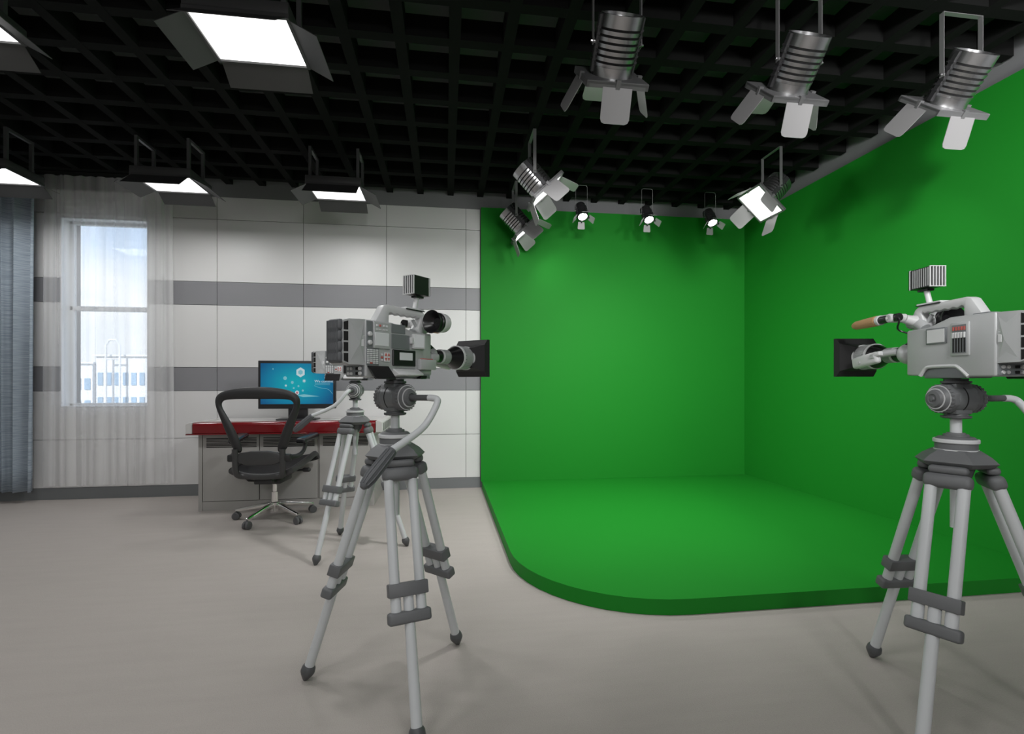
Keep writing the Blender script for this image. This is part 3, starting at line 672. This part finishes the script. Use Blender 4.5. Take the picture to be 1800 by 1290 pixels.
    b.obj('side_fins', M['cam_body'], lo)
    # microphone on the other side
    my = .086; mdir = V((.122, .002, -.006)); o0 = V((.212, my, z(1.3315)))
    mk = MB(); mk.tube([(.120, my, z(1.333)), (.216, my, z(1.3315))], .0145, 16); mo2 = mk.obj('microphone', M['black'], t)
    MB().lathe([(0, .015), (.005, .0195), (.055, .0185), (.105, .0165), (.118, .012), (.122, .004)], o0, mdir, 24).obj('windscreen', M['foam'], mo2)
    b = MB(); b.lathe([(0, .0185), (.012, .0185)], (.200, my, z(1.3315)), (1, 0, 0), 24); b.box((.172, my, z(1.346)), (.05, .014, .004), .001, 1); b.obj('mic_ring', M['white'], mo2)
    b = MB(); b.lathe([(0, .016), (.056, .016), (.06, .012)], (.146, .045, z(1.332)), (0, 1, 0), 20); b.tube([(.13, .02, z(1.318)), (.138, .05, z(1.328))], [.02, .016], 12); b.obj('mic_clamp', M['cam_light'], mo2)
    b = MB(); b.lathe([(0, .005), (.006, .005)], (.146, .104, z(1.332)), (0, 1, 0), 12); b.obj('clamp_screw', M['chrome'], mo2)
    b = MB(); b.tube([(.126, .09, z(1.335)), (.116, .09, z(1.33)), (.118, .088, z(1.313)), (.136, .08, z(1.300)), (.15, .065, z(1.288)), (.131, .044, z(1.276))], .003, 8, smooth=2); b.obj('mic_cable', M['black'], mo2)
    # lens
    lz = z(1.204); AX = (1, 0, 0); O = (0, 0, lz)
    ln = MB(); ln.lathe([(.125, .034), (.150, .034), (.152, .028), (.205, .026), (.228, .0265)], O, AX, 32); ln.lathe([(.274, .0275), (.280, .029), (.318, .046), (.326, .0485), (.345, .0485)], O, AX, 40)
    ln.prism([(.131, z(1.262)), (.131, z(1.235)), (.19, z(1.215)), (.19, z(1.225))], -.026, .026, 'y', .002, 1)
    lo = ln.obj('lens_barrel', M['black'], t)
    b = MB()
    for x0, x1, r_ in ((.227, .235, .0295), (.325, .3345, .0512), (.389, .3945, .0517)): MB().lathe([(x0, r_-.008), (x0, r_), (x1, r_), (x1, r_-.008)], O, AX, 48, False).obj('lens_ring', M['white'], lo)
    for pr_, n_, x0, x1, r_ in (([(.235, .028), (.272, .028), (.274, .026)], 40, .237, .271, .0284), ([(.3345, .0485), (.389, .0485)], 60, .338, .386, .0491)):
        b = MB(); b.lathe(pr_, O, AX, 48)
        for k in range(n_):
            a = 2*PI*k/n_; b.box(((x0+x1)/2, r_*math.cos(a), lz + r_*math.sin(a)), (x1-x0, r_*3.2/n_, .0022), 0, 1, None, 0, Matrix.Rotation(a - PI/2, 3, 'X'))
        b.obj('zoom_ring', M['cam_body'], lo)
    b = MB(); b.ball((.168, .004, z(1.204)), (.036, .043, .040)); b.bb(.14, .188, -.046, -.02, z(1.180), z(1.213), .012, 3); b.tube([(.19, .035, z(1.213)), (.24, .05, z(1.208))], .013, 12); b.obj('servo_housing', M['cam_body'], lo)
    rot = Matrix.Rotation(R(10), 3, 'Y')
    b = MB(); b.box((.302, .062, z(1.186)), (.128, .026, .046), .011, 3, None, 0, rot); b.box((.25, .06, z(1.206)), (.05, .03, .02), .008, 2, None, 0, rot); go = b.obj('zoom_grip', M['cam_light'], lo)
    b = MB(); b.box((.272, .0755, z(1.198)), (.022, .004, .014), .002, 1, None, 0, rot); b.box((.34, .0755, z(1.178)), (.014, .004, .012), .002, 1, None, 0, rot); b.obj('rocker', M['cam_body'], go)
    # lens hood
    hd = MB(); zc = z(1.205)
    def rect(x, hy, hz): return [(x, -hy, zc-hz), (x, hy, zc-hz), (x, hy, zc+hz), (x, -hy, zc+hz)]
    outs = [rect(.385, .042, .042), rect(.424, .079, .058), rect(.442, .080, .081), rect(.458, .080, .081)]
    ins = [rect(.458, .0775, .0785), rect(.438, .076, .06), rect(.40, .045, .04)]
    vs = []; fs = []
    for l in outs + ins: vs += l
    for i in range(len(outs) + len(ins) - 1):
        for k in range(4): fs.append((i*4+k, i*4+(k+1) % 4, (i+1)*4+(k+1) % 4, (i+1)*4+k))
    nn = len(outs) + len(ins) - 1; fs.append((0, 1, 2, 3)); fs.append((nn*4+3, nn*4+2, nn*4+1, nn*4))
    hd.add(vs, fs); hd.obj('lens_hood', M['black_matte'], t, 20)
    return t

tri = make_tripod(); cam = make_cam()
for o in [c for c in cam.children] + [g_ for c in cam.children for g_ in c.children]:
    for v in o.data.vertices:
        if v.co.x > 0: v.co.x *= 1.06
spots = [((-.181, 1.819), 50, 47, 'tripod with its front leg running out of the bottom of the photo, nearest the lens', 'camcorder left of the green stage, nearest one showing its keypad side'),
         ((1.675, 1.407), 83, 87, 'tripod at the right edge in front of the green platform', 'camcorder at the right edge with orange microphone, pointing at the green walls'),
         ((-.595, 3.366), -2, -2, 'smaller farther tripod standing between the desk and the nearest tripod', 'far camcorder mostly hidden behind the nearest one, before the blue monitor')]
for i, ((x, y), a, b_, lt_, lc_) in enumerate(spots):
    if i == 0:
        tri.location = (x, y, 0); tri['label'] = lt_; tri.rotation_euler = (0, 0, R(b_)); cam.location = (x, y, 1.1125); cam.rotation_euler = (0, 0, R(a)); cam['label'] = lc_
    else:
        clone(tri, (x, y, 0), R(b_), lt_); clone(cam, (x, y, 1.1125), R(a), lc_)

# ------------------------------------------------------------------ hanging panel lights
def make_panel():
    t = thing('panel_light', 'x', 'panel light', (0, 0, 0), 0, 'square panel lights with flaps under the ceiling grid')
    # origin = centre of the lit face, z0 = 2.726
    hx, hy = .207, .167
    b = MB(); b.bb(-hx-.014, hx+.014, -hy-.014, hy+.014, .004, .062, .004)
    for x0, x1, y0_, y1_ in ((-hx-.014, -hx, -hy-.014, hy+.014), (hx, hx+.014, -hy-.014, hy+.014), (-hx, hx, -hy-.014, -hy), (-hx, hx, hy, hy+.014)): b.bb(x0, x1, y0_, y1_, -.012, .01)
    b.obj('housing', M['flap'], t)
    MB().bb(-hx, hx, -hy, hy, -.002, .003).obj('diffuser', M['panel_glow'], t)
    def flap(pts):
        n = (pts[1]-pts[0]).cross(pts[3]-pts[0]).normalized() * .003; bb_ = MB(); q = pts + [p + n for p in pts]
        bb_.add(q, [(0, 1, 2, 3), (7, 6, 5, 4), (0, 1, 5, 4), (1, 2, 6, 5), (2, 3, 7, 6), (3, 0, 4, 7)]); bb_.obj('flap', M['flap'], t)
    ex, ey, zd, zh = hx+.015, hy+.015, -.066, -.008
    flap([V((ex, -ey+.02, zh)), V((ex, ey-.01, zh)), V((ex+.115, ey-.01, zd)), V((ex+.115, -ey+.02, zd))])
    flap([V((-ex, -ey+.02, zh)), V((-ex, ey-.01, zh)), V((-ex-.115, ey-.01, zd)), V((-ex-.115, -ey+.02, zd))])
    flap([V((-ex+.015, ey, zh)), V((ex-.015, ey, zh)), V((ex-.015, ey+.10, zd-.012)), V((-ex+.015, ey+.10, zd-.012))])
    flap([V((-ex+.015, -ey, zh)), V((ex-.015, -ey, zh)), V((ex-.015, -ey-.135, -.118)), V((-ex+.015, -ey-.135, -.118))])
    for s_ in (-1, 1):
        b = MB()
        for y in (-.14, .09): b.bb(s_*.19-.011, s_*.19+.011, y-.011, y+.011, .05, .30)
        b.bb(s_*.19-.011, s_*.19+.011, -.151, .101, .292, .3135); b.obj('hanger', M['rod'], t)
    return t
LAMPS = []; E_PANEL = 7.5; E_SPOT = {0: 26, 1: 13, 2: 3, 3: 7, 4: 1, 5: 3}
pl = make_panel(); PZ = 2.726
pcs = [(-.911, 2.465, 'panel light nearest the lens, the one shown whole at the top'), (-2.214, 2.465, 'panel light cut off by the top left corner of the photo'),
       (-2.214, 4.345, 'panel light over the window side, between its two row mates'), (-.911, 4.345, 'panel light in the far row nearest the green wall'), (-3.50, 4.345, 'panel light before the blue curtain, cut by the photo edge')]
for i, (x, y, l) in enumerate(pcs):
    LAMPS.append((x, y, PZ - .13, .38, .30, E_PANEL, (0, 0, 0)))
    if i == 0: pl.location = (x, y, PZ); pl['label'] = l
    else: clone(pl, (x, y, PZ), 0, l)

# ------------------------------------------------------------------ spotlights with barn doors
def door_pts(w0, w1, ln, r=.022):
    return [(-w0/2, 0), (w0/2, 0), (w1/2, ln - r), (w1/2 - r*.3, ln - r*.3), (w1/2 - r, ln), (-w1/2 + r, ln), (-w1/2 + r*.3, ln - r*.3), (-w1/2, ln - r)]
def make_spot(name, label, group, rad, t0, t1, ph, el, yoke_h, yoke_w, glow, square, mats, dw, dl, flare, groove, strap):
    t = thing(name, label, 'spotlight', (0, 0, 0), 0, group)
    a = V((math.cos(el), 0, -math.sin(el))); up = V((math.sin(el), 0, math.cos(el))); ys = V((0, 1, 0))
    F = Matrix((up, ys, a)).transposed().to_4x4()      # local: z along the beam, x 'up', y across
    prof = [(t0+.012, .002), (t0+.012, rad-.012), (t0, rad-.010), (t0, rad)]
    n = groove; g0 = t0 + (t1-t0)*.22; g1 = t0 + (t1-t0)*.74
    for k in range(n):
        c_ = g0 + (g1-g0)*k/(n-1); prof += [(c_-.004, rad), (c_-.003, rad-.007), (c_+.003, rad-.007), (c_+.006, rad+.002)]
    prof += [(t1-.045, rad), (t1-.044, rad-.001), (t1-.02, rad-.002), (t1, rad+.004)]
    b = MB(); b.lathe(prof, (0, 0, 0), (0, 0, 1), 44, True, 0, F)
    for k in range(n): c_ = g0 + (g1-g0)*k/(n-1); b.lathe([(c_-.0028, rad-.0065), (c_-.0028, rad-.003), (c_+.0028, rad-.003), (c_+.0028, rad-.0065)], (0, 0, 0), (0, 0, 1), 44, False, 1, F)
    ho = b.obj('housing', [mats[0], M['slot']], t, 28)
    for s_ in (-1, 1):
        b = MB(); b.bb(-.016, .016, s_*(rad-.008), s_*(rad+.008), t0+.004, t1-.012, .003, 1, F)
        for k in range(n): c_ = g0 + (g1-g0)*k/(n-1); b.bb(-.02, .02, s_*(rad-.008), s_*(rad+.010), c_-.005, c_+.005, .001, 1, F)
        b.obj('side_rail', mats[1], t)
    if square:
        b = MB()
        b.bb(-ph, ph, -ph, ph, t1-.004, t1+.012, .002, 1, F)
        for x0, x1, y0_, y1_ in ((-ph, ph, -ph, -ph+.013), (-ph, ph, ph-.013, ph), (-ph, -ph+.013, -ph, ph), (ph-.013, ph, -ph, ph)): b.bb(x0, x1, y0_, y1_, t1, t1+.026, 0, 1, F)
        b.obj('front_plate', mats[2], t)
        MB().bb(-ph+.0135, ph-.0135, -ph+.0135, ph-.0135, t1+.012, t1+.019, 0, 1, F).obj('lit_lens', glow, t)
        hinge = ph + .002; hz = t1 + .02
    else:
        b = MB(); b.lathe([(t1-.01, rad-.005), (t1-.01, rad+.006), (t1+.012, rad+.006), (t1+.012, rad-.003), (t1+.002, rad-.003)], (0, 0, 0), (0, 0, 1), 40, False, 0, F); b.obj('front_ring', mats[2], t)
        b = MB(); b.lathe([(t1-.002, rad-.003), (t1+.004, rad-.003)], (0, 0, 0), (0, 0, 1), 40, True, 0, F); b.obj('lit_lens', glow, t)
        hinge = rad + .014; hz = t1 + .012
    for k in range(4):
        Q = F @ Matrix.Rotation(k*PI/2, 4, 'Z') @ Matrix.Translation((hinge, 0, hz)) @ Matrix.Rotation(flare, 4, 'Y')
        # door lies in local (y, z) plane
        b = MB(); b.prism(door_pts(dw, dw if square else dw*1.15, dl, .022 if square else .008), -.0015, .0015, 'x', 0, 1, Q); do = b.obj('barn_door', mats[3], t)
        b = MB(); c_ = .011 if square else .005
        Q2 = F @ Matrix.Rotation(k*PI/2, 4, 'Z')
        b.bb(hinge-.018 if square else rad-.002, hinge+.005, -c_, c_, hz-.032 if square else hz-.008, hz+.012, .001, 1, Q2)
        b.obj('door_clip', mats[2], do)
    # yoke
    b = MB(); wy = yoke_w/2
    if strap:
        for s_ in (-1, 1): b.bb(-strap/2, strap/2, s_*(wy-.002), s_*(wy+.002), -.012, yoke_h)
        b.bb(-strap/2, strap/2, -wy-.002, wy+.002, yoke_h-.004, yoke_h)
    else:
        b.tube([(0, -wy, 0), (0, -wy, yoke_h-.02), (0, -wy+.006, yoke_h-.005), (0, -wy+.02, yoke_h), (0, wy-.02, yoke_h), (0, wy-.006, yoke_h-.005), (0, wy, yoke_h-.02), (0, wy, 0)], .0022, 8)
    yo = b.obj('yoke', mats[4], t)
    b = MB()
    for s_ in (-1, 1): b.lathe([(0, .012 if square else .006), (.012 if square else .01, .010 if square else .006)], (0, s_*(rad+.004), 0), (0, s_, 0), 14); b.lathe([(0, .007), (.012, .006)], (0, s_*wy, 0), (0, s_, 0), 8)
    b.obj('pivot_bolt', M['lamp_metal'], yo)
    return t
big = make_spot('studio_spotlight', 'x', 'ribbed metal spotlights with square barn-door plates', .101, -.112, .135, .152, R(47), ZG-2.715, .236, M['spot_glow'], True,
                [M['lamp_metal'], M['lamp_dark'], M['lamp_plate'], M['door_metal'], M['strap']], .145, .155, R(24), 6, .024)
bl = [((.81, 2.24), 90, 'big ribbed spotlight over the stage front, first of the row beside the panel lights'), ((1.76, 2.24), 90, 'big ribbed spotlight in the middle of the near row over the platform'), ((2.70, 2.24), 90, 'big ribbed spotlight in the near row closest to the right green wall'),
      ((.677, 3.80), 0, 'ribbed spotlight aimed right, upper one overlapping another at the green wall left end'), ((.677, 4.78), 0, 'ribbed spotlight aimed right, lower and farther one before the green wall left end'), ((2.73, 3.80), 180, 'ribbed spotlight showing its glowing square face, high by the right green wall')]
for i, ((x, y), rz, l) in enumerate(bl):
    ax_ = V((math.cos(R(47))*math.cos(R(rz)), math.cos(R(47))*math.sin(R(rz)), -math.sin(R(47)))); pp = V((x, y, 2.715)) + ax_*.33
    LAMPS.append((*pp, .22, .22, E_SPOT[i], ax_.to_track_quat('-Z', 'Y').to_euler()))
    if i == 0: big.location = (x, y, 2.715); big.rotation_euler = (0, 0, R(rz)); big['label'] = l
    else: clone(big, (x, y, 2.715), R(rz), l)
sm = None
for i, (x, l, dark) in enumerate(((1.327, 'small black spotlight with round glowing lens, first from the left on the back wall', True), (2.005, 'small black spotlight with round glowing lens, middle one of three along the back wall', True), (2.68, 'small grey ribbed spotlight with round glowing lens, nearest the green corner', False))):
    if dark and sm is None:
        sm = make_spot('small_spotlight', l, 'small round spotlights along the back wall', .047, -.085, .075, .05, R(57), ZG-2.785, .117, M['small_glow'], False,
                       [M['small_black'], M['small_black'], M['small_black'], M['door_metal'], M['strap']], .062, .07, R(38), 5, 0)
        o = sm
    elif dark: o = clone(sm, (0, 0, 0), 0, l)
    else:
        o = make_spot('small_spotlight', l, 'small round spotlights along the back wall', .047, -.085, .075, .05, R(57), ZG-2.785, .117, M['small_glow'], False,
                      [M['lamp_dark'], M['small_black'], M['small_black'], M['door_metal'], M['strap']], .062, .07, R(38), 5, 0)
    o.location = (x, 4.68, 2.785); o.rotation_euler = (0, 0, R(-90))

# ------------------------------------------------------------------ fixture light, and unseen lamps standing in for the rest of the studio
def area(name, loc, size, energy, rot, c=(1, .994, .988)):
    l = bpy.data.lights.new(name, 'AREA'); l.shape = 'RECTANGLE'; l.size, l.size_y = size; l.energy = energy; l.color = c; l.spread = R(130) if name == 'fixture_lamp' and size[0] < .3 else R(90) if name == 'unseen_lamp' and size[0] < .4  else PI
    o = bpy.data.objects.new(name, l); col.objects.link(o); o.location = loc; o.rotation_euler = rot; return o
for x, y, z_, a_, b_, e_, ro in LAMPS: area('fixture_lamp', (x, y, z_), (a_, b_), e_, ro)
for x, y, e_ in ((-2.214, .585, 9), (-.911, .585, 9), (.39, .585, 8), (-2.214, -1.3, 8), (-.911, -1.3, 8), (.9, -1.3, 8), (2.2, -1.0, 6)): area('unseen_lamp', (x, y, 2.6), (.41, .33), e_, (0, 0, 0))  # no fixtures: lamps added overhead out of view to brighten the foreground
def aimed(x, y, z_, tx, ty, tz, sz, e_): area('unseen_lamp', (x, y, z_), (sz, sz), e_, (V((tx, ty, tz)) - V((x, y, z_))).to_track_quat('-Z', 'Y').to_euler())
aimed(.9, -.5, 2.45, 3.3, 2.5, 2.3, .35, 22)
aimed(.5, -2.6, 2.2, .2, 2.5, 1.3, .45, 26)  # unseen lamp added as frontal fill on the camcorders and tripods
aimed(2.75, .5, 2.35, 3.0, 2.6, 2.4, .25, 8)
sl = bpy.data.lights.new('sun', 'SUN'); sl.energy = 5.0; sl.angle = R(1); so = bpy.data.objects.new('sun', sl); col.objects.link(so); so.rotation_euler = (R(50), 0, R(-25))

# ------------------------------------------------------------------ sky
wd = bpy.data.worlds.new('sky'); scn.world = wd; wd.use_nodes = True; nt = wd.node_tree; nt.nodes.clear()
out = nt.nodes.new('ShaderNodeOutputWorld'); bg = nt.nodes.new('ShaderNodeBackground'); tc = nt.nodes.new('ShaderNodeTexCoord')
n = nt.nodes.new('ShaderNodeTexNoise'); n.inputs['Scale'].default_value = 3.2; n.inputs['Detail'].default_value = 6
mp = nt.nodes.new('ShaderNodeMapping'); mp.inputs['Scale'].default_value = (1, 1, 2.2); nt.links.new(tc.outputs['Generated'], mp.inputs['Vector']); nt.links.new(mp.outputs['Vector'], n.inputs['Vector'])
cr = nt.nodes.new('ShaderNodeValToRGB'); cr.color_ramp.elements[0].position = .42; cr.color_ramp.elements[0].color = (.60, .74, .95, 1); cr.color_ramp.elements[1].position = .62; cr.color_ramp.elements[1].color = (.92, .95, 1, 1)
nt.links.new(n.outputs['Fac'], cr.inputs[0])
sx = nt.nodes.new('ShaderNodeSeparateXYZ'); nt.links.new(tc.outputs['Generated'], sx.inputs[0])
hz = nt.nodes.new('ShaderNodeMapRange'); hz.inputs['From Min'].default_value = 0; hz.inputs['From Max'].default_value = .22; hz.inputs['To Min'].default_value = .85; hz.inputs['To Max'].default_value = 0
nt.links.new(sx.outputs['Z'], hz.inputs['Value'])
mx = nt.nodes.new('ShaderNodeMixRGB'); mx.inputs[2].default_value = (.95, .97, 1, 1); nt.links.new(hz.outputs['Result'], mx.inputs[0]); nt.links.new(cr.outputs[0], mx.inputs[1])
nt.links.new(mx.outputs[0], bg.inputs[0]); bg.inputs[1].default_value = 1.5; nt.links.new(bg.outputs[0], out.inputs[0])

# ------------------------------------------------------------------ camera
cd = bpy.data.cameras.new('camera'); cd.sensor_fit = 'HORIZONTAL'; cd.sensor_width = 36; cd.lens = 36 * 860 / 1800
cd.shift_x = 0; cd.shift_y = (672 - 645) / 1800; cd.clip_start = .05; cd.clip_end = 500
co = bpy.data.objects.new('camera', cd); col.objects.link(co); co.location = (0, 0, 1.1); co.rotation_euler = (PI/2, 0, -R(7.75)); scn.camera = co

vs_ = scn.view_settings; vs_.view_transform = 'Standard'; vs_.look = 'None'; vs_.gamma = 1; vs_.exposure = 0; vs_.use_curve_mapping = False
scn.cycles.use_denoising = True; scn.cycles.max_bounces = 8; scn.cycles.diffuse_bounces = 5; scn.cycles.transparent_max_bounces = 16
scn.cycles.sample_clamp_indirect = 6; scn.cycles.caustics_reflective = False; scn.cycles.caustics_refractive = False
